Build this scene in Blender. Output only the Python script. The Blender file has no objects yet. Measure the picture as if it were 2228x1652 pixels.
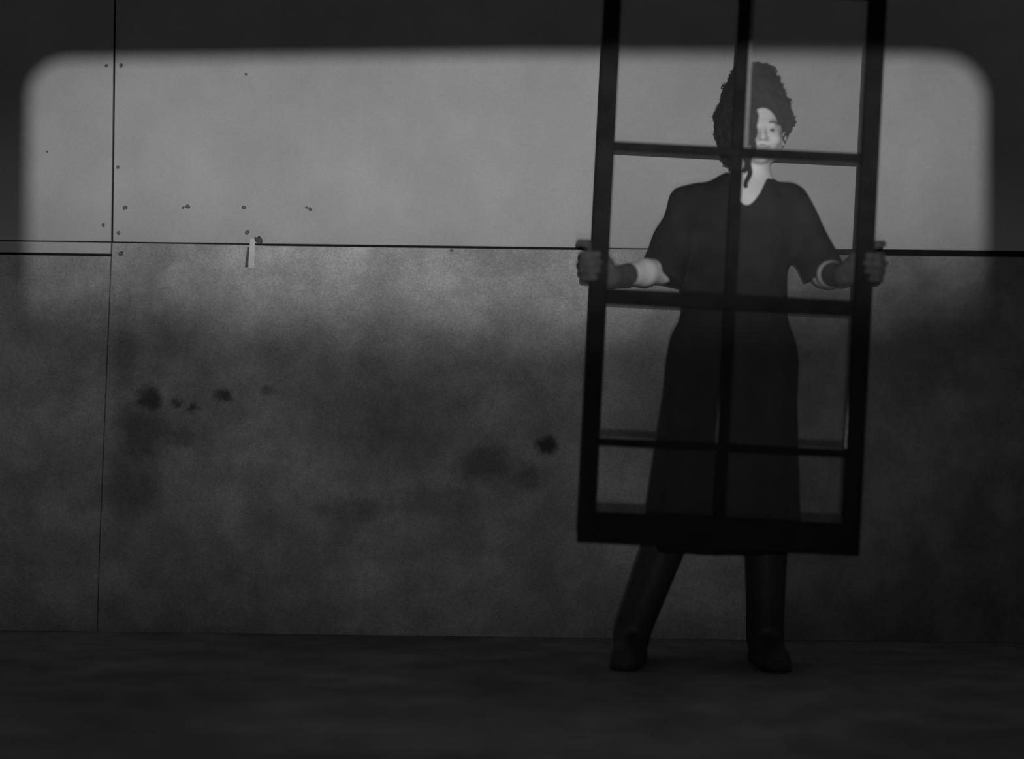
import bpy, bmesh, math, random
import numpy as np
from mathutils import Vector, Matrix

random.seed(4)
scene = bpy.context.scene
COL = scene.collection

# ------------------------------------------------------------------ camera
cam_data = bpy.data.cameras.new('camera')
cam = bpy.data.objects.new('camera', cam_data)
COL.objects.link(cam)
cam_data.sensor_fit = 'HORIZONTAL'
cam_data.sensor_width = 36.0
cam_data.lens = 36.0 * 4154.0 / 2228.0
cam.matrix_world = (Matrix.Translation((0.0, -6.0, 0.81)) @ Matrix.Rotation(math.pi / 2, 4, 'X')
                    @ Matrix.Rotation(math.radians(0.70), 4, 'Z'))
cam_data.dof.use_dof = True
cam_data.dof.focus_distance = 5.95
cam_data.dof.aperture_fstop = 0.75
scene.camera = cam

# ------------------------------------------------------------------ world (dim room ambience)
world = bpy.data.worlds.new('world')
scene.world = world
world.use_nodes = True
bgn = world.node_tree.nodes['Background']
bgn.inputs[0].default_value = (1, 1, 1, 1)
bgn.inputs[1].default_value = 0.064

# ------------------------------------------------------------------ added key lamp for the wall's light pool (hood built further down)
ADDED_KEY = Vector((0.0, -6.36, 0.86))
ld = bpy.data.lights.new('added_key_bulb', 'SPOT')
lamp = bpy.data.objects.new('added_key_bulb', ld)
COL.objects.link(lamp)
ld.energy = 1190.0
ld.shadow_soft_size = 0.0020
ld.spot_size = math.radians(14.3)
ld.spot_blend = 1.0
ld.color = (1, 1, 1)
aim = Vector((-0.20, 0.0, 1.635)) - ADDED_KEY
lamp.location = ADDED_KEY
lamp.rotation_mode = 'QUATERNION'
lamp.rotation_quaternion = aim.to_track_quat('-Z', 'Y')
lamp.scale = (4.15, 1.0, 1.0)

# added weak fill lamp lifting the dark lower wall, on the key lamp's stand
ADDED_FILL = Vector((0.0, -6.36, 0.62))
fd = bpy.data.lights.new('added_fill_bulb', 'SPOT')
fill = bpy.data.objects.new('added_fill_bulb', fd)
COL.objects.link(fill)
fd.energy = 145.0
fd.shadow_soft_size = 0.05
fd.spot_size = math.radians(18.5)
fd.spot_blend = 1.0
fill.location = ADDED_FILL
fill.rotation_mode = 'QUATERNION'
fill.rotation_quaternion = (Vector((-0.25, 0.0, 0.82)) - ADDED_FILL).to_track_quat('-Z', 'Y')
fill.scale = (2.6, 1.0, 1.0)

vs = scene.view_settings
vs.view_transform = 'Standard'
vs.look = 'None'
vs.exposure = 0.0
vs.gamma = 1.0
vs.use_curve_mapping = False

# ------------------------------------------------------------------ helpers
def link(o, parent=None):
    COL.objects.link(o)
    if parent is not None:
        o.parent = parent
        o.matrix_parent_inverse = parent_matrix(parent).inverted() if o.get('_w') else Matrix.Identity(4)
    return o

def parent_matrix(o):
    m = o.matrix_basis.copy()
    while o.parent:
        o = o.parent
        m = o.matrix_basis @ m
    return m

def empty(name, loc, roty=0.0):
    o = bpy.data.objects.new(name, None)
    o.empty_display_size = 0.1
    COL.objects.link(o)
    o.location = loc
    o.rotation_euler = (0, roty, 0)
    return o

def tag(o, label=None, cat=None, group=None, kind=None):
    if label: o['label'] = label
    if cat: o['category'] = cat
    if group: o['group'] = group
    if kind: o['kind'] = kind
    return o

def mesh_obj(name, verts, faces, mat, parent=None, world=False, smooth=False):
    """one mesh object; world=True keeps the vertices where they are in the room although parented"""
    me = bpy.data.meshes.new(name)
    if world and parent is not None:
        inv = parent_matrix(parent).inverted()
        verts = [inv @ Vector(v) for v in verts]
    me.from_pydata([tuple(v) for v in verts], [], [tuple(f) for f in faces])
    me.update()
    if smooth:
        me.polygons.foreach_set('use_smooth', [True] * len(me.polygons))
    me.materials.append(mat)
    o = bpy.data.objects.new(name, me)
    COL.objects.link(o)
    if parent is not None:
        o.parent = parent
    return o

def bm_obj(name, bm, mat, parent=None, world=False, smooth=False):
    bm.verts.ensure_lookup_table()
    bm.normal_update()
    me = bpy.data.meshes.new(name)
    if world and parent is not None:
        bm.transform(parent_matrix(parent).inverted())
    bm.to_mesh(me)
    bm.free()
    if smooth:
        me.polygons.foreach_set('use_smooth', [True] * len(me.polygons))
    me.materials.append(mat)
    o = bpy.data.objects.new(name, me)
    COL.objects.link(o)
    if parent is not None:
        o.parent = parent
    return o

def box_bm(x0, x1, y0, y1, z0, z1, bev=0.0):
    bm = bmesh.new()
    bmesh.ops.create_cube(bm, size=1.0)
    bmesh.ops.scale(bm, vec=(x1 - x0, y1 - y0, z1 - z0), verts=bm.verts)
    bmesh.ops.translate(bm, vec=((x0 + x1) / 2, (y0 + y1) / 2, (z0 + z1) / 2), verts=bm.verts)
    if bev:
        bmesh.ops.bevel(bm, geom=list(bm.edges), offset=bev, segments=2, profile=0.5, affect='EDGES')
    return bm

def prism(name, poly, y0, y1, mat, parent=None, bev=0.0015):
    """a board: outline in x,z, front face at y0, back at y1"""
    bm = bmesh.new()
    f = [bm.verts.new((x, y0, z)) for x, z in poly]
    b = [bm.verts.new((x, y1, z)) for x, z in poly]
    n = len(poly)
    bm.faces.new(f)
    bm.faces.new(b[::-1])
    for i in range(n):
        j = (i + 1) % n
        bm.faces.new((f[i], b[i], b[j], f[j]))
    bmesh.ops.recalc_face_normals(bm, faces=bm.faces)
    if bev:
        ed = [e for e in bm.edges if abs(e.verts[0].co.y - y0) < 1e-6 and abs(e.verts[1].co.y - y0) < 1e-6]
        bmesh.ops.bevel(bm, geom=ed, offset=bev, segments=1, affect='EDGES')
    return bm_obj(name, bm, mat, parent)

def tube_bm(pts, radii, seg=12, bm=None):
    bm = bm or bmesh.new()
    pts = [Vector(p) for p in pts]
    rings = []
    for i, p in enumerate(pts):
        t = (pts[min(i + 1, len(pts) - 1)] - pts[max(i - 1, 0)]).normalized()
        u = t.orthogonal().normalized()
        if rings:
            u = (prev - t * prev.dot(t)).normalized()
        prev = u
        v = t.cross(u)
        r = radii[i] if hasattr(radii, '__len__') else radii
        rings.append([bm.verts.new(p + (u * math.cos(a) + v * math.sin(a)) * r)
                      for a in [2 * math.pi * k / seg for k in range(seg)]])
    for a, b in zip(rings, rings[1:]):
        for k in range(seg):
            bm.faces.new((a[k], a[(k + 1) % seg], b[(k + 1) % seg], b[k]))
    bm.faces.new(rings[0][::-1])
    bm.faces.new(rings[-1])
    return bm

# ------------------------------------------------------------------ materials
def new_mat(name):
    m = bpy.data.materials.new(name)
    m.use_nodes = True
    nt = m.node_tree
    return m, nt, nt.nodes['Principled BSDF']

def grey(v):
    return (v, v, v, 1.0)

def plain(name, v, rough=0.7, var=0.15, scale=30.0, bump=0.0, spec=0.3):
    m, nt, p = new_mat(name)
    tc = nt.nodes.new('ShaderNodeTexCoord')
    nz = nt.nodes.new('ShaderNodeTexNoise')
    nz.inputs['Scale'].default_value = scale
    nz.inputs['Detail'].default_value = 5
    nt.links.new(tc.outputs['Object'], nz.inputs['Vector'])
    rp = nt.nodes.new('ShaderNodeValToRGB')
    rp.color_ramp.elements[0].position = 0.3
    rp.color_ramp.elements[1].position = 0.7
    rp.color_ramp.elements[0].color = grey(v * (1 - var))
    rp.color_ramp.elements[1].color = grey(v * (1 + var))
    nt.links.new(nz.outputs['Fac'], rp.inputs['Fac'])
    nt.links.new(rp.outputs['Color'], p.inputs['Base Color'])
    p.inputs['Roughness'].default_value = rough
    p.inputs['Specular IOR Level'].default_value = spec
    if bump:
        b = nt.nodes.new('ShaderNodeBump')
        b.inputs['Strength'].default_value = bump
        b.inputs['Distance'].default_value = 0.002
        nt.links.new(nz.outputs['Fac'], b.inputs['Height'])
        nt.links.new(b.outputs['Normal'], p.inputs['Normal'])
    return m

def wall_mat(name, base, mottle, spots=(), grain=0.06, bigscale=1.5, lo=0.35, hi=0.65):
    """painted board: broad mottling, fine grain and, on the lower boards, dark damp stains of their own shape"""
    m, nt, p = new_mat(name)
    N, L = nt.nodes, nt.links
    tc = N.new('ShaderNodeTexCoord')

    def noise(scale, detail, rough=0.55, off=0.0):
        n = N.new('ShaderNodeTexNoise')
        n.inputs['Scale'].default_value = scale
        n.inputs['Detail'].default_value = detail
        n.inputs['Roughness'].default_value = rough
        mp = N.new('ShaderNodeMapping')
        mp.inputs['Location'].default_value = (off, off * 0.7, off * 1.3)
        L.new(tc.outputs['Object'], mp.inputs['Vector'])
        L.new(mp.outputs['Vector'], n.inputs['Vector'])
        return n

    def math_(op, a, b=None, clamp=False):
        n = N.new('ShaderNodeMath')
        n.operation = op
        n.use_clamp = clamp
        for i, v in enumerate((a, b)):
            if v is None: continue
            if isinstance(v, (int, float)): n.inputs[i].default_value = v
            else: L.new(v, n.inputs[i])
        return n.outputs[0]

    def rng(v, a, b, c, d):
        n = N.new('ShaderNodeMapRange')
        n.interpolation_type = 'SMOOTHSTEP'
        L.new(v, n.inputs['Value'])
        for k, x in zip(('From Min', 'From Max', 'To Min', 'To Max'), (a, b, c, d)):
            n.inputs[k].default_value = x
        return n.outputs['Result']

    big = noise(bigscale, 4, 0.6, 3.1)
    fac = rng(big.outputs['Fac'], lo, hi, 1 - mottle, 1.0)
    mid = noise(bigscale * 4.5, 6, 0.65, 7.7)
    fac = math_('MULTIPLY', fac, rng(mid.outputs['Fac'], 0.35, 0.7, 1 - mottle * 0.85, 1.0 + mottle * 0.2))
    fine = noise(170, 3, 0.7, 1.3)
    fac = math_('MULTIPLY', fac, rng(fine.outputs['Fac'], 0.25, 0.75, 1 - grain, 1 + grain))
    if spots:
        wob = noise(26, 5, 0.65, 5.0)
        wv = math_('MULTIPLY', math_('SUBTRACT', wob.outputs['Fac'], 0.5), 0.13)
        for (x, z, rx, rz, dark) in spots:
            sx = N.new('ShaderNodeVectorMath'); sx.operation = 'SUBTRACT'
            L.new(tc.outputs['Object'], sx.inputs[0]); sx.inputs[1].default_value = (x, 0, z)
            sc = N.new('ShaderNodeVectorMath'); sc.operation = 'MULTIPLY'
            L.new(sx.outputs[0], sc.inputs[0]); sc.inputs[1].default_value = (1 / rx, 0, 1 / rz)
            ln = N.new('ShaderNodeVectorMath'); ln.operation = 'LENGTH'
            L.new(sc.outputs[0], ln.inputs[0])
            d = math_('ADD', ln.outputs['Value'], math_('MULTIPLY', wv, 0.5 / min(rx, rz)))
            fac = math_('MULTIPLY', fac, rng(d, 0.35, 1.25, 1 - dark, 1.0))
    colr = N.new('ShaderNodeCombineColor')
    v = math_('MULTIPLY', fac, base)
    for i in range(3):
        L.new(v, colr.inputs[i])
    L.new(colr.outputs[0], p.inputs['Base Color'])
    p.inputs['Roughness'].default_value = 0.85
    p.inputs['Specular IOR Level'].default_value = 0.15
    b = N.new('ShaderNodeBump')
    b.inputs['Strength'].default_value = 0.12
    b.inputs['Distance'].default_value = 0.002
    L.new(fine.outputs['Fac'], b.inputs['Height'])
    L.new(b.outputs['Normal'], p.inputs['Normal'])
    return m

STAINS = [(-1.135, 0.740, 0.046, 0.046, 0.75), (-0.905, 0.750, 0.030, 0.026, 0.70), (-1.001, 0.710, 0.026, 0.018, 0.65),
          (-1.045, 0.719, 0.022, 0.016, 0.55), (-0.771, 0.766, 0.022, 0.018, 0.45), (0.109, 0.606, 0.040, 0.036, 0.80),
          (-1.036, 0.618, 0.045, 0.040, 0.40), (-1.160, 0.640, 0.110, 0.110, 0.45), (-0.352, 0.700, 0.330, 0.150, 0.30),
          (-0.089, 0.545, 0.100, 0.070, 0.45), (0.060, 0.500, 0.060, 0.050, 0.40), (-0.506, 0.394, 0.140, 0.050, 0.35),
          (-0.218, 0.430, 0.180, 0.060, 0.25), (-0.700, 0.930, 0.180, 0.070, 0.22), (-0.420, 0.960, 0.120, 0.060, 0.18),
          (-1.060, 0.960, 0.120, 0.090, 0.22), (-1.215, 0.880, 0.040, 0.160, 0.30), (-1.180, 0.480, 0.100, 0.120, 0.35)]
M_UP = wall_mat('painted_board', 0.315, 0.10, grain=0.05, bigscale=0.9)
M_LOW = wall_mat('stained_board', 0.350, 0.31, STAINS, grain=0.22, bigscale=1.7, lo=0.36, hi=0.60)
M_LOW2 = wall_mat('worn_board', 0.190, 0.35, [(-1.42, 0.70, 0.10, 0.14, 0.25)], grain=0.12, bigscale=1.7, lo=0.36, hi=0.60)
M_BACK = plain('wall_backing', 0.012, 0.95, spec=0.0)
M_FLOOR = wall_mat('worn_floor', 0.250, 0.35, grain=0.15, bigscale=1.2)
M_NAIL = plain('rusty_nail', 0.070, 0.6, 0.3, 200)
M_WOOD = plain('dark_frame_wood', 0.012, 0.9, 0.25, 14, 0.15, spec=0.02)
M_BEAD = plain('pale_bead', 0.15, 0.8, 0.2, 60)
M_SKIN = plain('skin', 0.52, 0.55, 0.05, 60, 0.05)
M_ARM = M_SKIN
M_LIP = plain('lip_skin', 0.24, 0.45, 0.05, 60)
M_HAIR = plain('dark_hair', 0.013, 0.8, 0.45, 90, 0.6, spec=0.1)
M_BROW = plain('eyebrow_hair', 0.06, 0.7, 0.3, 200)
M_CLOTH = plain('dark_cloth', 0.014, 0.95, 0.25, 18, 0.3, spec=0.02)
M_HAND_SHADE = plain('hand_shade_layer', 0.045, 0.85, 0.3, 60, 0.3, spec=0.05)
M_BOOT = plain('boot_leather', 0.03, 0.5, 0.2, 40, 0.2)
M_EYE = plain('eye_white', 0.45, 0.3, 0.03, 30)
M_IRIS = plain('iris', 0.02, 0.3, 0.1, 30)
M_PAPER = plain('pale_paper', 0.42, 0.8, 0.06, 40)
M_LUMP_SHADE = plain('lump_and_shade', 0.06, 0.8, 0.3, 80)
M_BLACK = plain('black_metal', 0.015, 0.6, 0.1, 40, spec=0.2)

def glass_mat(name, veil):
    m = bpy.data.materials.new(name)
    m.use_nodes = True
    nt = m.node_tree
    N, L = nt.nodes, nt.links
    N.remove(N['Principled BSDF'])
    out = N['Material Output']
    tr = N.new('ShaderNodeBsdfTransparent'); tr.inputs[0].default_value = grey(0.97)
    gl = N.new('ShaderNodeBsdfGlossy'); gl.inputs['Roughness'].default_value = 0.08
    df = N.new('ShaderNodeBsdfDiffuse'); df.inputs['Color'].default_value = grey(0.45)  # pale diffuse share stands for reflections in the panes
    fr = N.new('ShaderNodeFresnel'); fr.inputs['IOR'].default_value = 1.3
    a = N.new('ShaderNodeMixShader'); b = N.new('ShaderNodeMixShader')
    tc = N.new('ShaderNodeTexCoord'); nz = N.new('ShaderNodeTexNoise')
    nz.inputs['Scale'].default_value = 9; nz.inputs['Detail'].default_value = 5
    L.new(tc.outputs['Object'], nz.inputs['Vector'])
    mr = N.new('ShaderNodeMapRange')
    L.new(nz.outputs['Fac'], mr.inputs['Value'])
    mr.inputs['From Min'].default_value = 0.3; mr.inputs['From Max'].default_value = 0.7
    mr.inputs['To Min'].default_value = veil * 0.75; mr.inputs['To Max'].default_value = veil * 1.25
    L.new(mr.outputs['Result'], a.inputs['Fac'])
    L.new(tr.outputs[0], a.inputs[1]); L.new(df.outputs[0], a.inputs[2])
    L.new(fr.outputs[0], b.inputs['Fac'])
    L.new(a.outputs[0], b.inputs[1]); L.new(gl.outputs[0], b.inputs[2])
    L.new(b.outputs[0], out.inputs['Surface'])
    return m

M_GLASS = glass_mat('clear_glass', 0.006)
M_VEIL = glass_mat('veiled_glass', 0.016)  # reflection veil of the right-hand panes put into the glass colour
M_VEIL2 = glass_mat('more_veiled_glass', 0.036)

# ------------------------------------------------------------------ setting: floor and panelled wall
fl = bm_obj('floor', box_bm(-3.6, 3.6, -7.5, 0.05, -0.08, 0.0), M_FLOOR)
tag(fl, 'dark worn bare floor in front of the panelled wall', 'floor', kind='structure')

wall = bm_obj('wall_back', box_bm(-3.6, 3.6, 0.014, 0.12, 0.0, 2.9), M_BACK)
tag(wall, 'pale wall of large painted boards with dark joints', 'wall', kind='structure')

XJ = -1.2625
up_left = prism('wall_panel', [(-3.6, 1.2285), (XJ - 0.0030, 1.2285), (XJ - 0.0030, 2.9), (-3.6, 2.9)], 0.0, 0.014, M_UP, wall)
up_main = prism('wall_panel', [(XJ + 0.0030, 1.2280), (0.75, 1.2275), (1.10, 1.2335), (3.6, 1.2335), (3.6, 2.9), (XJ + 0.0030, 2.9)],
                0.0, 0.014, M_UP, wall)
low_main = prism('wall_panel', [(XJ + 0.0005, 1.2245), (-0.82, 1.2230), (-0.78, 1.2210), (0.215, 1.2200), (0.24, 1.2245), (0.746, 1.2245),
                                (0.746, 0.0), (XJ - 0.0305, 0.0), (XJ - 0.0270, 0.24)], 0.0, 0.014, M_LOW, wall)
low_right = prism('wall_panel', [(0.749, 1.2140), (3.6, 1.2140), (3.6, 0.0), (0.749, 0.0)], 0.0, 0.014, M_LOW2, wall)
filler = prism('filler_strip', [(-3.6, 1.1925), (XJ - 0.0035, 1.1900), (XJ - 0.0030, 1.2250), (-3.6, 1.2250)], 0.0, 0.014, M_UP, wall)
low_left = prism('wall_panel', [(-3.6, 1.1850), (XJ - 0.0030, 1.1820), (XJ - 0.0290, 0.24), (XJ - 0.0325, 0.0), (-3.6, 0.0)],
                 0.0, 0.014, M_LOW, wall)

def nail_mesh(seed):
    rnd = random.Random(seed)
    bm = bmesh.new()
    n = 9
    rr = [rnd.uniform(0.75, 1.2) for _ in range(n)]
    lo = [bm.verts.new((rr[k] * math.cos(6.283 * k / n), 0.0, rr[k] * math.sin(6.283 * k / n))) for k in range(n)]
    hi = [bm.verts.new((0.7 * v.co.x, -0.4, 0.7 * v.co.z)) for v in lo]
    for k in range(n):
        bm.faces.new((lo[k], hi[k], hi[(k + 1) % n], lo[(k + 1) % n]))
    bm.faces.new(hi)
    bmesh.ops.recalc_face_normals(bm, faces=bm.faces)
    me = bpy.data.meshes.new('nail_head')
    bm.to_mesh(me); bm.free()
    me.materials.append(M_NAIL)
    return me
NAILS = [nail_mesh(i) for i in range(3)]
nail_spots = [(-1.223, 1.335, .0062, up_main), (-1.026, 1.341, .0060, up_main), (-1.040, 1.338, .0035, up_main), (-0.849, 1.340, .0055, up_main),
              (-0.641, 1.338, .0050, up_main), (-0.652, 1.343, .0035, up_main), (-1.242, 1.256, .0050, up_main), (-1.241, 1.782, .0055, up_main),
              (-0.848, 1.759, .0035, up_main), (-1.247, 1.462, .0045, up_main), (-0.838, 1.262, .0060, up_main), (-1.290, 1.280, .0048, up_left),
              (-1.286, 1.781, .0045, up_left), (-1.470, 1.508, .0028, up_left), (-1.234, 1.191, .0065, low_main), (-0.195, 1.214, .0045, low_main),
              (1.175, 1.190, .0040, low_right)]
for i, (x, z, r, par) in enumerate(nail_spots):
    o = bpy.data.objects.new('nail_head', NAILS[i % 3])
    COL.objects.link(o)
    o.parent = par
    o.location = (x, 0.0, z)
    o.scale = (r * 1.25, r * 1.25, r * 1.25)
    o.rotation_euler = (0, i * 1.3, 0)

# pale strip wedged in the board joint
st = empty('paper_strip', (-0.822, 0.0, 1.150))
tag(st, 'small pale paper strip hanging from the wall joint under a dark lump', 'paper')
pts = [(0.0105, 1.236), (0.0095, 1.222), (0.0100, 1.195), (0.0085, 1.172), (0.0070, 1.158), (0.0080, 1.152)]
def ribbon(name, x0f, x1f, prof, mat):
    v, f = [], []
    n = len(prof)
    for (off, z) in prof:
        for (x, dy) in ((x0f(z), 0), (x1f(z), 0), (x1f(z), 0.0015), (x0f(z), 0.0015)):
            v.append((x, -off + dy, z))
    for i in range(n - 1):
        for k in range(4):
            f.append((4 * i + k, 4 * i + (k + 1) % 4, 4 * i + 4 + (k + 1) % 4, 4 * i + 4 + k))
    f += [(0, 3, 2, 1), (4 * n - 4, 4 * n - 3, 4 * n - 2, 4 * n - 1)]
    o = mesh_obj(name, v, f, mat, st, world=True)
    return o
ribbon('strip_face', lambda z: -0.8285 - (1.22 - z) * 0.045, lambda z: -0.8120 - (1.22 - z) * 0.01,
       [(0.002, 1.243), (0.006, 1.228), (0.010, 1.200), (0.013, 1.175), (0.010, 1.158), (0.006, 1.150)], M_PAPER)
ribbon('strip_shade', lambda z: -0.8435 + (z - 1.15) * 0.10, lambda z: -0.8290 - (1.22 - z) * 0.045,
       [(0.001, 1.216), (0.003, 1.200), (0.005, 1.175), (0.003, 1.153)], M_LUMP_SHADE)  # dark ribbon stands for the shadow left of the strip
bm = bmesh.new()
bmesh.ops.create_icosphere(bm, subdivisions=3, radius=1.0)
rnd = random.Random(2)
for v in bm.verts:
    s = 1 + 0.22 * math.sin(5 * v.co.x + 3 * v.co.z) + 0.12 * math.sin(9 * v.co.z + 4 * v.co.y)
    x, y, z = v.co.x * 0.0135 * s, v.co.y * 0.007 * s, v.co.z * 0.0095 * s
    v.co = (-0.799 + x * 0.94 + z * 0.3, -0.004 + y, 1.238 - x * 0.45 + z)
bm_obj('wedged_lump', bm, M_LUMP_SHADE, st, world=True, smooth=True)

# ------------------------------------------------------------------ the loose window frame
FR_ROLL = math.radians(2.15)
fr = empty('window_frame', (0.5654, -0.80, 0.355), FR_ROLL)
tag(fr, 'tall dark wooden window frame with eight glass panes held upright by the person', 'window frame')
HW, SW, T = 0.360, 0.024, 0.0175       # stile centre, half width, half thickness
TOP = 1.565
def part(name, x0, x1, z0, z1, th=T, mat=M_WOOD, bev=0.003, dy=0.0):
    return bm_obj(name, box_bm(x0, x1, -th + dy, th + dy, z0, z1, bev), mat, fr)
part('stile', -HW - SW, -HW + SW, 0.0, TOP)
part('stile', HW - SW, HW + SW, 0.0, TOP)
part('bottom_rail', -HW + SW, HW - SW, 0.0, 0.085)
part('top_rail', -HW + SW, HW - SW, 1.515, TOP)
part('middle_rail', -HW + SW, HW - SW, 0.652, 0.694)
rows = [(0.085, 0.265), (0.287, 0.652), (0.694, 1.0715), (1.0945, 1.515)]
for z0, z1 in rows:
    part('mullion', -0.016, 0.016, z0, z1, 0.0135, bev=0.002)
for z0, z1 in ((0.265, 0.287), (1.0715, 1.0945)):
    part('muntin', -HW + SW, HW - SW, z0, z1, 0.012, bev=0.002)
for r, (z0, z1) in enumerate(rows):
    for s in (0, 1):
        x0, x1 = ((-HW + SW, -0.016), (0.016, HW - SW))[s]
        veiled = (s == 1)
        part('pane', x0, x1, z0, z1, 0.0015, (M_VEIL2 if r == 3 else M_VEIL) if veiled else M_GLASS, 0.0, 0.004)
for (z0, z1) in rows[3:]:
    b = part('mullion_bead', 0.0165, 0.0275, z0, z1, 0.003, M_BEAD, 0.001, -0.002)  # pale strip beside the mullion in the top right pane
    b['label'] = 'pale line along the mullion'

# ------------------------------------------------------------------ implicit surfaces for the person
class Field:
    def __init__(s, lo, hi, h):
        s.lo = np.array(lo, float); s.h = h
        s.n = np.ceil((np.array(hi) - s.lo) / h).astype(int) + 1
        s.F = np.full(tuple(s.n), 1.0, np.float32)
    def sub(s, lo, hi):
        i0 = np.clip(np.floor((np.array(lo) - s.lo) / s.h).astype(int), 0, s.n - 1)
        i1 = np.clip(np.ceil((np.array(hi) - s.lo) / s.h).astype(int) + 1, 1, s.n)
        sl = tuple(slice(a, b) for a, b in zip(i0, i1))
        X, Y, Z = np.meshgrid(*[(s.lo[a] + s.h * np.arange(i0[a], i1[a])).astype(np.float32) for a in range(3)], indexing='ij', sparse=True)
        return sl, X, Y, Z
    def merge(s, sl, d, k):
        f = s.F[sl]
        if k > 0:
            hh = np.clip(0.5 + 0.5 * (f - d) / k, 0, 1)
            s.F[sl] = f * (1 - hh) + d * hh - k * hh * (1 - hh)
        else:
            s.F[sl] = np.minimum(f, d)
    def carve(s, sl, d, k=0.004):
        f = s.F[sl]
        hh = np.clip(0.5 - 0.5 * (f + d) / k, 0, 1)
        s.F[sl] = f * (1 - hh) - d * hh + k * hh * (1 - hh)
    def cone_d(s, a, b, ra, rb, ys, pad=0.05):
        a = np.array(a, float); b = np.array(b, float)
        m = max(ra, rb) + pad
        sl, X, Y, Z = s.sub(np.minimum(a, b) - m, np.maximum(a, b) + m)
        d = b - a
        dd = d[0] ** 2 + (d[1] / ys) ** 2 + d[2] ** 2 + 1e-12
        px, py, pz = X - a[0], (Y - a[1]) / ys, Z - a[2]
        t = np.clip((px * d[0] + py * d[1] / ys + pz * d[2]) / dd, 0, 1)
        q = np.sqrt((px - t * d[0]) ** 2 + (py - t * d[1] / ys) ** 2 + (pz - t * d[2]) ** 2)
        return sl, (q - (ra + (rb - ra) * t)) * (0.5 + 0.5 * min(1, ys)), X, Y, Z
    def cone(s, a, b, ra, rb=None, k=0.015, ys=1.0, cut=None, fn=None):
        sl, d, X, Y, Z = s.cone_d(a, b, ra, ra if rb is None else rb, ys)
        if fn is not None:
            d = d + fn(X, Y, Z)
        if cut is not None:
            (cx, cy, cz), (nx, ny, nz) = cut
            L = math.sqrt(nx * nx + ny * ny + nz * nz)
            d = np.maximum(d, ((X - cx) * nx + (Y - cy) * ny + (Z - cz) * nz) / L)
        s.merge(sl, d.astype(np.float32), k)
    def chain(s, pts, rad, k=0.006, join=0.008, ys=1.0):
        for i in range(len(pts) - 1):
            s.cone(pts[i], pts[i + 1], rad[i], rad[i + 1], k, ys)
    def ell_d(s, c, r, pad=0.04):
        c = np.array(c); r = np.array(r)
        sl, X, Y, Z = s.sub(c - r - pad, c + r + pad)
        q = np.sqrt(((X - c[0]) / r[0]) ** 2 + ((Y - c[1]) / r[1]) ** 2 + ((Z - c[2]) / r[2]) ** 2)
        return sl, (q - 1) * float(r.min()), X, Y, Z
    def ell(s, c, r, k=0.015):
        sl, d, *_ = s.ell_d(c, r)
        s.merge(sl, d.astype(np.float32), k)
    def cut_ell(s, c, r, k=0.006):
        sl, d, *_ = s.ell_d(c, r)
        s.carve(sl, d.astype(np.float32), k)
    def mesh(s):
        """surface nets"""
        F = s.F; n = s.n
        cells = {}
        acc_i, acc_p, quads = [], [], []
        nc = n - 1
        cid = lambda i, j, k: (i * nc[1] + j) * nc[2] + k
        for ax in range(3):
            A = [slice(None)] * 3; B = [slice(None)] * 3
            A[ax] = slice(0, -1); B[ax] = slice(1, None)
            fa, fb = F[tuple(A)], F[tuple(B)]
            idx = np.argwhere((fa < 0) != (fb < 0))
            if len(idx) == 0: continue
            o1, o2 = [(1, 2), (2, 0), (0, 1)][ax]
            ok = (idx[:, o1] > 0) & (idx[:, o2] > 0) & (idx[:, o1] < n[o1] - 1) & (idx[:, o2] < n[o2] - 1)
            idx = idx[ok]
            va = fa[tuple(idx.T)].astype(float); vb = fb[tuple(idx.T)].astype(float)
            p = idx.astype(float); p[:, ax] += va / (va - vb)
            four = []
            for d1, d2 in ((-1, -1), (0, -1), (0, 0), (-1, 0)):
                c = idx.copy(); c[:, o1] += d1; c[:, o2] += d2
                ci = cid(c[:, 0], c[:, 1], c[:, 2])
                four.append(ci); acc_i.append(ci); acc_p.append(p)
            q = np.stack(four, 1)
            flip = va > 0
            q[flip] = q[flip][:, ::-1]
            quads.append(q)
        I = np.concatenate(acc_i); P = np.concatenate(acc_p); Q = np.concatenate(quads)
        u, inv = np.unique(I, return_inverse=True)
        cnt = np.bincount(inv)
        V = np.stack([np.bincount(inv, P[:, a]) / cnt for a in range(3)], 1)
        return s.lo + V * s.h, np.searchsorted(u, Q)

def np_obj(name, V, Q, mat, parent, smooth_iter=0):
    for _ in range(smooth_iter):
        e = np.concatenate([Q[:, [0, 1]], Q[:, [1, 2]], Q[:, [2, 3]], Q[:, [3, 0]]])
        s_ = np.zeros_like(V); c_ = np.zeros(len(V))
        for a, b in ((0, 1), (1, 0)):
            for ax in range(3):
                s_[:, ax] += np.bincount(e[:, a], V[e[:, b], ax], minlength=len(V))
            c_ += np.bincount(e[:, a], minlength=len(V))
        V = 0.5 * V + 0.5 * s_ / np.maximum(c_, 1)[:, None]
    off = np.array(parent_matrix(parent).translation)
    me = bpy.data.meshes.new(name)
    me.vertices.add(len(V)); me.loops.add(Q.size); me.polygons.add(len(Q))
    me.vertices.foreach_set('co', (V - off).astype(np.float32).ravel())
    me.loops.foreach_set('vertex_index', Q.astype(np.int32).ravel())
    me.polygons.foreach_set('loop_start', np.arange(0, Q.size, 4, dtype=np.int32))
    me.polygons.foreach_set('use_smooth', np.ones(len(Q), bool))
    me.update(calc_edges=True)
    me.validate()
    me.materials.append(mat)
    o = bpy.data.objects.new(name, me)
    COL.objects.link(o)
    o.parent = parent
    return o

person = empty('person', (0.60, -0.50, 0.0))
tag(person, 'person in dark short-sleeved V-neck clothes standing behind and gripping the window frame', 'person')

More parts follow.
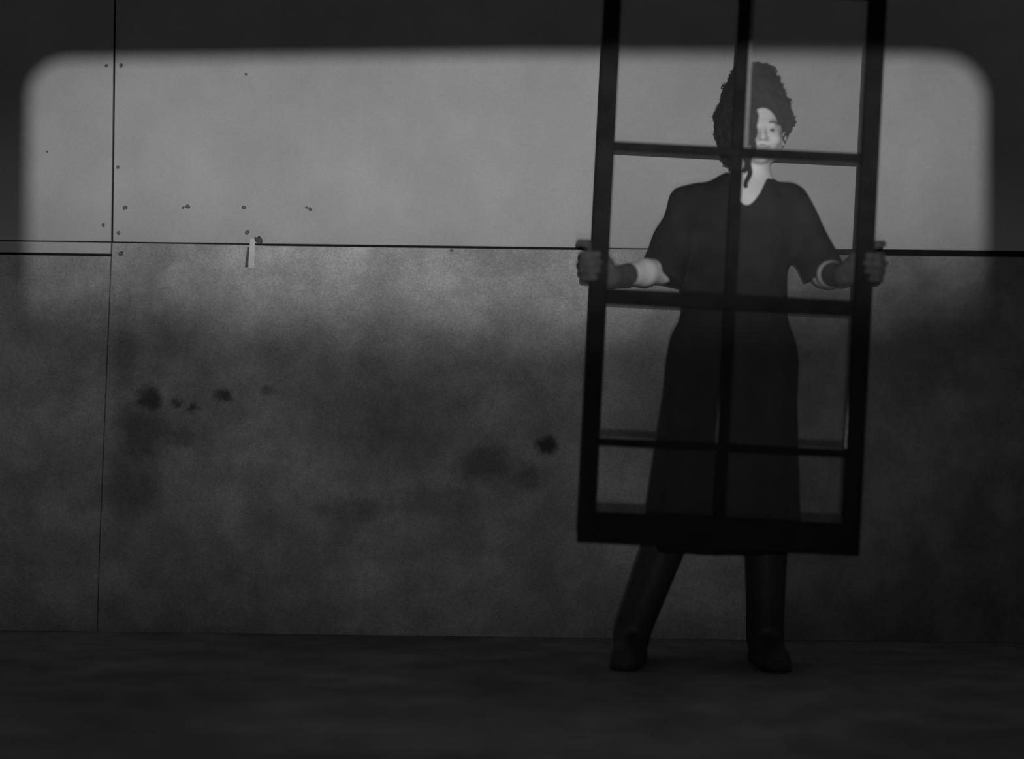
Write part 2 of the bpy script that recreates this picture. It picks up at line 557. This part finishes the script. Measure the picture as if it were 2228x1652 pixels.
# joints (metres in the room)
SH_L, SH_R = (.506, -.500, 1.322), (.796, -.500, 1.328)
EL_L, EL_R = (.424, -.545, 1.128), (.893, -.520, 1.125)
WR_L, WR_R = (.272, -.732, 1.098), (.912, -.730, 1.108)
HIP_L, HIP_R = (.560, -.500, .870), (.715, -.500, .870)
KN_L, KN_R = (.492, -.545, .480), (.733, -.535, .480)
AN_L, AN_R = (.356, -.490, .085), (.740, -.490, .085)

B = Field((.14, -.88, -.01), (1.04, -.36, 1.72), .0045)
B.cone((.660, -.500, 1.285), (.637, -.500, 1.075), .132, .108, .03, .64)
B.cone((.637, -.500, 1.075), (.637, -.500, .900), .110, .145, .03, .72)
B.cone((.530, -.497, 1.316), (.775, -.497, 1.320), .046, .046, .03)
B.cone((.560, -.492, 1.335), (.672, -.492, 1.405), .030, .036, .02)
B.cone((.750, -.492, 1.338), (.694, -.492, 1.405), .030, .036, .02)
for hip, kn, an in ((HIP_L, KN_L, AN_L), (HIP_R, KN_R, AN_R)):
    B.cone(hip, kn, .078, .050, .03)
    B.cone(kn, an, .050, .034, .02)
    B.cone((an[0], an[1] + .02, .045), (an[0] + (-.02 if an[0] < .5 else .01), an[1] - .14, .03), .032, .026, .02)
for sh, el, wr in ((SH_L, EL_L, WR_L), (SH_R, EL_R, WR_R)):
    B.cone(sh, el, .046, .036, .02)
    mid = tuple(el[i] + (wr[i] - el[i]) * .35 for i in range(3))
    B.cone(el, mid, .035, .036, .015)
    B.cone(mid, wr, .036, .024, .015)
# neck and head
B.cone((.676, -.488, 1.375), (.697, -.505, 1.470), .047, .043, .03)
HX = .699
B.ell((HX, -.495, 1.5740), (.074, .094, .084), .02)
B.ell((HX, -.530, 1.5210), (.064, .074, .080), .02)
B.cone((HX - .035, -.520, 1.4810), (HX + .002, -.570, 1.4600), .030, .020, .02)
B.cone((HX + .037, -.520, 1.4810), (HX + .002, -.570, 1.4600), .030, .020, .02)
B.ell((HX + .002, -.582, 1.4580), (.019, .016, .014), .012)
B.cone((HX - .027, -.592, 1.5420), (HX + .029, -.592, 1.5420), .010, .010, .010)
B.ell((HX - .034, -.577, 1.5010), (.020, .018, .018), .015)
B.ell((HX + .036, -.577, 1.5010), (.020, .018, .018), .015)
B.cut_ell((HX - .026, -.612, 1.5240), (.017, .018, .010), .008)
B.cut_ell((HX + .028, -.612, 1.5240), (.017, .018, .010), .008)
B.cone((HX + .001, -.598, 1.5360), (HX + .001, -.616, 1.5030), .0065, .0095, .008)
B.ell((HX - .009, -.604, 1.4990), (.007, .009, .006), .005)
B.ell((HX + .011, -.604, 1.4990), (.007, .009, .006), .005)
B.cone((HX - .016, -.594, 1.4805), (HX + .018, -.594, 1.4805), .0055, .0055, .006)
B.cone((HX - .013, -.594, 1.4730), (HX + .015, -.594, 1.4730), .0060, .0060, .006)
for sx in (-1, 1):
    B.ell((HX + sx * .074, -.500, 1.5210), (.010, .018, .030), .006)
# hands: palm behind the stile, four fingers round its outer edge, thumb on top
def hand(F, wr, cx, sgn, ztop, g=0.0):
    """cx: stile centre; sgn: -1 for the viewer's left stile (outer edge at smaller x)"""
    ox = lambda d: cx + sgn * d
    zs = [ztop, ztop - .0215, ztop - .043, ztop - .0635]
    out = [.046, .049, .047, .042]
    tip = [.006, .002, .005, .014]
    for z, o, t, r in zip(zs, out, tip, (.0090, .0094, .0090, .0080)):
        kn = (ox(.010), -.7610, z)
        F.cone(wr, kn, .019 + g, .0115 + g, .010)                         # metacarpal
        F.chain([kn, (ox(o - .006), -.7650, z - .002), (ox(o + .001), -.7880, z - .003), (ox(o - .001), -.8200, z - .003),
                 (ox(o - .013), -.8312, z - .003), (ox(t), -.8305, z - .002)],
                [.0112 + g, r + .0008 + g, r + g, r - .0002 + g, r - .0006 + g, r - .0014 + g], .003)
    th0 = (wr[0] + (cx - wr[0]) * .35, wr[1] + (-.755 - wr[1]) * .5, wr[2] + (ztop - wr[2]) * .55)
    F.chain([wr, th0, (ox(.002), -.7610, ztop + .018), (ox(.030), -.7650, ztop + .0295), (ox(.056), -.7790, ztop + .033)],
            [.019 + g, .0165 + g, .0125 + g, .0100 + g, .0078 + g], .006)
hand(B, WR_L, .2350, -1, 1.154)
hand(B, WR_R, .9535, 1, 1.160)
V, Q = B.mesh()
body = np_obj('body', V, Q, M_SKIN, person, 1)
# lips: a darker skin on the faces of the mouth
body.data.materials.append(M_LIP)
off = np.array(person.location)
cen = (V[Q].mean(1))
lip = (np.abs(cen[:, 0] - HX - .001) < .020) & (np.abs(cen[:, 2] - 1.4767) < .0085 * np.sqrt(np.clip(1 - ((cen[:, 0] - HX - .001) / .021) ** 2, 0, 1))) & (cen[:, 1] < -.590)
mi = np.zeros(len(Q), np.int32); mi[lip] = 1
if len(body.data.polygons) == len(mi):
    body.data.polygons.foreach_set('material_index', mi)
del B

# dark layer over hands and forearms, standing for the shade on them
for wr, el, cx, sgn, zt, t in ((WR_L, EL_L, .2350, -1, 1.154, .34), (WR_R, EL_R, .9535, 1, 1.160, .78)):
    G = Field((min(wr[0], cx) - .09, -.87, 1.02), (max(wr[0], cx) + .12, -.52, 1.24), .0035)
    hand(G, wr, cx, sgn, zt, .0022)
    shade_end = tuple(wr[i] + (el[i] - wr[i]) * t for i in range(3))
    G.cone(wr, el, .027, .043, .012, cut=(shade_end, tuple(el[i] - wr[i] for i in range(3))))
    V, Q = G.mesh()
    np_obj('hand_shade', V, Q, M_HAND_SHADE, person, 1)

# eyes and brows
for sx in (-.026, .028):
    bm = bmesh.new()
    bmesh.ops.create_uvsphere(bm, u_segments=20, v_segments=14, radius=.0115)
    bmesh.ops.translate(bm, vec=(HX + sx, -.5885, 1.524), verts=bm.verts)
    eye = bm_obj('eye', bm, M_EYE, person, world=True, smooth=True)
    eye.data.materials.append(M_IRIS)
    for pl in eye.data.polygons:
        c = pl.center + person.location
        if (c.x - HX - sx) ** 2 + (c.z - 1.5235) ** 2 < .0055 ** 2 and c.y < -.5885:
            pl.material_index = 1
    pts = [(HX + sx + t * .017, -.6035 + .010 * t * t, 1.5435 + .004 * (1 - t * t)) for t in (-1, -.5, 0, .5, 1)]
    bm_obj('eyebrow', tube_bm(pts, [.0014, .0028, .0032, .0030, .0016], 8), M_BROW, person, world=True, smooth=True)

# hair: tall piled-up mass with loose locks
Hf = Field((.53, -.70, 1.34), (.86, -.32, 1.78), .0035)
curl = lambda X, Y, Z: (.0055 * np.sin(62 * X + 30 * Z + 9 * np.sin(21 * Y)) * np.sin(55 * Z + 40 * Y) + .0035 * np.sin(140 * X + 60 * Y) * np.sin(120 * Z + 50 * X)).astype(np.float32)
def hell(c, r, k=.02):
    sl, d, X, Y, Z = Hf.ell_d(c, r)
    Hf.merge(sl, (d + curl(X, Y, Z)).astype(np.float32), k)
hell((.690, -.490, 1.580), (.104, .128, .088))
hell((.686, -.488, 1.645), (.080, .110, .072))
hell((.690, -.474, 1.698), (.056, .064, .036))
hell((.612, -.500, 1.545), (.030, .050, .062))
hell((.772, -.485, 1.570), (.024, .045, .040))
hell((.640, -.460, 1.490), (.040, .045, .050))
Hf.cut_ell((HX + .004, -.640, 1.512), (.058, .110, .086), .008)
V, Q = Hf.mesh()
hair = np_obj('hair', V, Q, M_HAIR, person, 0)
hair['label'] = 'dark curly hair piled high'
def lock(base, n, amp, turns, r0, r1, seed):
    rnd = random.Random(seed)
    P0 = [Vector(b) for b in base]
    pts, rad = [], []
    for i in range(n):
        t = i / (n - 1) * (len(P0) - 1)
        k = min(int(t), len(P0) - 2); f = t - k
        p = P0[k].lerp(P0[k + 1], f)
        a = turns * 6.283 * i / (n - 1) + seed
        pts.append(p + Vector((math.cos(a) * amp, math.sin(a) * amp * .6, 0)))
        rad.append(r0 + (r1 - r0) * i / (n - 1))
    o = bm_obj('hair_lock', tube_bm(pts, rad, 8), M_HAIR, hair, world=True, smooth=True)
    return o
lock([(.664, -.600, 1.600), (.670, -.622, 1.545), (.670, -.610, 1.480), (.664, -.592, 1.415), (.658, -.594, 1.362)], 30, .0045, 3.5, .0125, .006, 1)
lock([(.650, -.590, 1.600), (.658, -.614, 1.540), (.656, -.602, 1.475), (.652, -.588, 1.405)], 26, .004, 3, .0120, .006, 2)
lock([(.676, -.610, 1.585), (.679, -.620, 1.540), (.676, -.610, 1.490)], 20, .003, 2, .0080, .004, 3)
lock([(.770, -.560, 1.605), (.780, -.565, 1.570), (.776, -.565, 1.515)], 22, .006, 3, .0100, .004, 4)
lock([(.758, -.590, 1.600), (.768, -.590, 1.560), (.766, -.580, 1.490)], 22, .005, 3, .0080, .003, 5)
lock([(.770, -.520, 1.600), (.790, -.510, 1.580), (.794, -.510, 1.545)], 22, .007, 2.5, .0090, .004, 6)
lock([(.700, -.480, 1.715), (.722, -.485, 1.728), (.745, -.490, 1.715)], 16, .004, 2, .0110, .006, 7)
lock([(.590, -.520, 1.570), (.592, -.525, 1.520), (.604, -.520, 1.465)], 22, .005, 3, .0140, .007, 8)
lock([(.610, -.545, 1.560), (.616, -.550, 1.500), (.622, -.545, 1.440)], 22, .005, 3, .0130, .007, 9)

# loose curls all over the hair mass, one mesh
rc = random.Random(11)
nrm = np.array([v.normal[:] for v in hair.data.vertices])
pos = V
bm = bmesh.new()
made = 0
while made < 260:
    i = rc.randrange(len(pos))
    p, nv = Vector(pos[i]), Vector(nrm[i])
    if nv.length < .5 or p.y > -.42 or nv.y > .5 or (p.z < 1.615 and p.y < -.56 and .655 < p.x < .752):
        continue
    t = nv.cross(Vector((rc.uniform(-1, 1), rc.uniform(-.4, .4), rc.uniform(-1, 1)))).normalized()
    b = nv.cross(t)
    ln, am, tw = rc.uniform(.015, .035), rc.uniform(.002, .0045), rc.uniform(4, 9)
    pts, rad = [], []
    ph = rc.uniform(0, 6.28)
    for k in range(9):
        f = k / 8
        q = p - nv * .003 + t * ln * (f - .5) + nv * (am * 1.2 * math.sin(math.pi * f) + .004 * f * rc.random()) + (b * math.cos(ph + tw * f) + nv * math.sin(ph + tw * f)) * am
        pts.append(q); rad.append(.0028 * (1 - .6 * f))
    if any(q.y < -.575 and q.z < 1.600 and .650 < q.x < .755 for q in pts):
        continue
    tube_bm(pts, rad, 5, bm)
    made += 1
bm_obj('hair_curls', bm, M_HAIR, hair, world=True, smooth=True)

# clothes: short-sleeved V-neck dress, one garment
D = Field((.33, -.74, .28), (1.0, -.26, 1.48), .0050)
fold = lambda X, Y, Z: (.0030 * np.sin(38 * Z + 22 * X) * np.sin(17 * X - 9 * Z) + .002 * np.sin(70 * X + 31 * Z)).astype(np.float32)
D.cone((.657, -.500, 1.262), (.637, -.500, 1.070), .158, .142, .03, .68, fn=fold)
D.cone((.637, -.500, 1.070), (.635, -.500, .860), .142, .182, .03, .74, fn=fold)
skirt = lambda X, Y, Z: (.009 * np.clip((.95 - Z) / .5, 0, 1) * np.sin(11 * np.arctan2((Y + .5) / .8, X - .63) + 2 * Z)).astype(np.float32)
D.cone((.635, -.500, .860), (.602, -.500, .250), .183, .226, .03, .80, cut=((0, 0, .325), (0, 0, -1)), fn=skirt)
D.cone((.535, -.497, 1.308), (.772, -.497, 1.314), .062, .062, .03, fn=fold)
D.cone((.545, -.492, 1.326), (.648, -.490, 1.380), .042, .036, .02, fn=fold)
D.cone((.765, -.492, 1.330), (.722, -.490, 1.376), .042, .032, .02, fn=fold)
for sh, el, t in ((SH_L, EL_L, 1.10), (SH_R, EL_R, 1.00)):
    c = tuple(sh[i] + (el[i] - sh[i]) * t for i in range(3))
    n = tuple(el[i] - sh[i] for i in range(3))
    e2 = tuple(sh[i] + (el[i] - sh[i]) * 1.2 for i in range(3))
    D.cone(sh, e2, .058, .062, .025, cut=(c, n), fn=fold)
sl, X, Y, Z = D.sub((.55, -.74, 1.29), (.80, -.46, 1.48))
wedge = np.maximum(np.abs(X - (.658 + (Z - 1.312) * .16)) - np.sqrt(np.clip(Z - 1.312, 0, 1)) * .175 + np.clip(1.312 - Z, 0, 1), (Y + .492)) * .85
D.carve(sl, wedge.astype(np.float32), .004)
V, Q = D.mesh()
dress = np_obj('dress', V, Q, M_CLOTH, person, 1)
del D, Hf

# boots
for an, kn, tx in ((AN_L, KN_L, -.030), (AN_R, KN_R, .012)):
    lo = (an[0] - .18, an[1] - .30, -.005); hi = (an[0] + .26, an[1] + .16, .48)
    G = Field(lo, hi, .005)
    up = tuple(an[i] + (kn[i] - an[i]) * .84 for i in range(3))
    G.cone(an, up, .052, .064, .02, cut=(tuple(an[i] + (kn[i] - an[i]) * .80 for i in range(3)), tuple(kn[i] - an[i] for i in range(3))))
    G.cone((an[0], an[1] + .030, .050), (an[0] + tx, an[1] - .150, .036), .046, .038, .03, cut=((0, 0, .002), (0, 0, -1)))
    G.cone((an[0], an[1] + .030, .012), (an[0] + tx, an[1] - .155, .012), .048, .044, .004, cut=((0, 0, .001), (0, 0, -1)))
    V, Q = G.mesh()
    np_obj('boot', V, Q, M_BOOT, person, 1)

# ------------------------------------------------------------------ added unseen lamp rig behind the camera; its hood shapes the light pool
la = empty('added_lamp_rig', (0.0, -6.55, 0.0))
tag(la, 'added unseen hooded lamp shaping the wall light, with an added fill lamp below on one tripod', 'lamp')
LZ = ADDED_KEY.z
hx, z0, z1, yb, yf = 0.13, LZ - .115, LZ + .12, -6.48, -6.02
def lp(name, bm, smooth=False, par=None, mat=None):
    return bm_obj(name, bm, mat or M_BLACK, par or la, world=True, smooth=smooth)
lp('hood_side', box_bm(-hx, -hx + .004, yb, yf, z0, z1))
lp('hood_side', box_bm(hx - .004, hx, yb, yf, z0, z1))
lp('hood_top', box_bm(-hx, hx, yb, yf, z1 - .004, z1))
lp('hood_bottom', box_bm(-hx, hx, yb, yf, z0, z0 + .004))
lp('hood_back', box_bm(-hx, hx, yb, yb + .004, z0, z1))
# added front mask: rounded opening cuts the edges of the wall's light pool
S = (yf - ADDED_KEY.y) / (0.0 - ADDED_KEY.y)
def to_mask(x, z):
    return (x * S, LZ + (z - LZ) * S)
L_, R_, TL, TR = -1.527, 1.475, 1.803, 1.845
op = [to_mask(L_, -.6), to_mask(L_, 1.0), to_mask(L_, TL - .12)]
for a in range(1, 9):
    t = a / 8 * math.pi / 2
    op.append(to_mask(L_ + .13 * (1 - math.cos(t)), TL - .12 + .115 * math.sin(t)))
op += [to_mask(0.0, (TL + TR) / 2 + .008), to_mask(R_ - .20, TR)]
for a in range(1, 9):
    t = math.pi / 2 - a / 8 * math.pi / 2
    op.append(to_mask(R_ - .14 * (1 - math.sin(math.pi / 2 - t)) if False else R_ - .14 + .14 * math.cos(t), TR - .14 + .14 * math.sin(t) - .004))
op += [to_mask(R_ + .01, .9), to_mask(R_ + .02, -.6)]
bm = bmesh.new()
n = len(op)
inner = [bm.verts.new((x, yf, z)) for x, z in op]
outer = []
for i, (x, z) in enumerate(op):
    if i <= 2: q = (-hx, z)
    elif i >= n - 3: q = (hx, z)
    else: q = (-hx + (i - 3) / (n - 7) * 2 * hx, z1)
    outer.append(bm.verts.new((q[0], yf, q[1])))
for i in range(n - 1):
    bm.faces.new((inner[i], inner[i + 1], outer[i + 1], outer[i]))
c0, c1 = bm.verts.new((-hx, yf, z1)), bm.verts.new((hx, yf, z1))
bm.faces.new((outer[2], c0, outer[3])) if (outer[3].co - c0.co).length > 1e-5 else None
bm.faces.new((outer[n - 3], c1, outer[n - 4])) if (outer[n - 4].co - c1.co).length > 1e-5 else None
g = bmesh.ops.extrude_face_region(bm, geom=list(bm.faces))
bmesh.ops.translate(bm, vec=(0, -.002, 0), verts=[v for v in g['geom'] if isinstance(v, bmesh.types.BMVert)])
bmesh.ops.recalc_face_normals(bm, faces=bm.faces)
lp('added_light_mask', bm)
lp('pole', tube_bm([(0, -6.55, .45), (0, -6.55, LZ + .02)], .014, 14), True)
lp('bracket', box_bm(-.02, .02, -6.56, yb + .002, LZ - .02, LZ + .03, .002))
for a in (90, 210, 330):
    dx, dy = math.cos(math.radians(a)), math.sin(math.radians(a))
    lp('leg', tube_bm([(0, -6.55, .55), (dx * -.30, -6.55 - dy * .30, .012)], .009, 10), True)

# the added fill bulb sits in an added open can on the same pole
bm = bmesh.new()
rings = []
for (y, rr) in ((-6.44, .0), (-6.44, .05), (-6.40, .075), (-6.30, .085), (-6.30, .081), (-6.40, .071), (-6.436, .046), (-6.436, .0)):
    rings.append([bm.verts.new((ADDED_FILL.x + rr * math.cos(6.2832 * k / 24), y, ADDED_FILL.z + rr * math.sin(6.2832 * k / 24))) for k in range(24)] if rr else [bm.verts.new((ADDED_FILL.x, y, ADDED_FILL.z))])
for A_, B_ in zip(rings, rings[1:]):
    for k in range(24):
        a0, a1 = A_[k % len(A_)], A_[(k + 1) % len(A_)]
        b0, b1 = B_[k % len(B_)], B_[(k + 1) % len(B_)]
        vsn = []
        for v in (a0, a1, b1, b0):
            if v not in vsn: vsn.append(v)
        bm.faces.new(vsn)
bmesh.ops.recalc_face_normals(bm, faces=bm.faces)
lp('added_fill_can', bm, True)
lp('can_arm', box_bm(-.012, .012, -6.55, -6.438, ADDED_FILL.z - .012, ADDED_FILL.z + .012, .002))
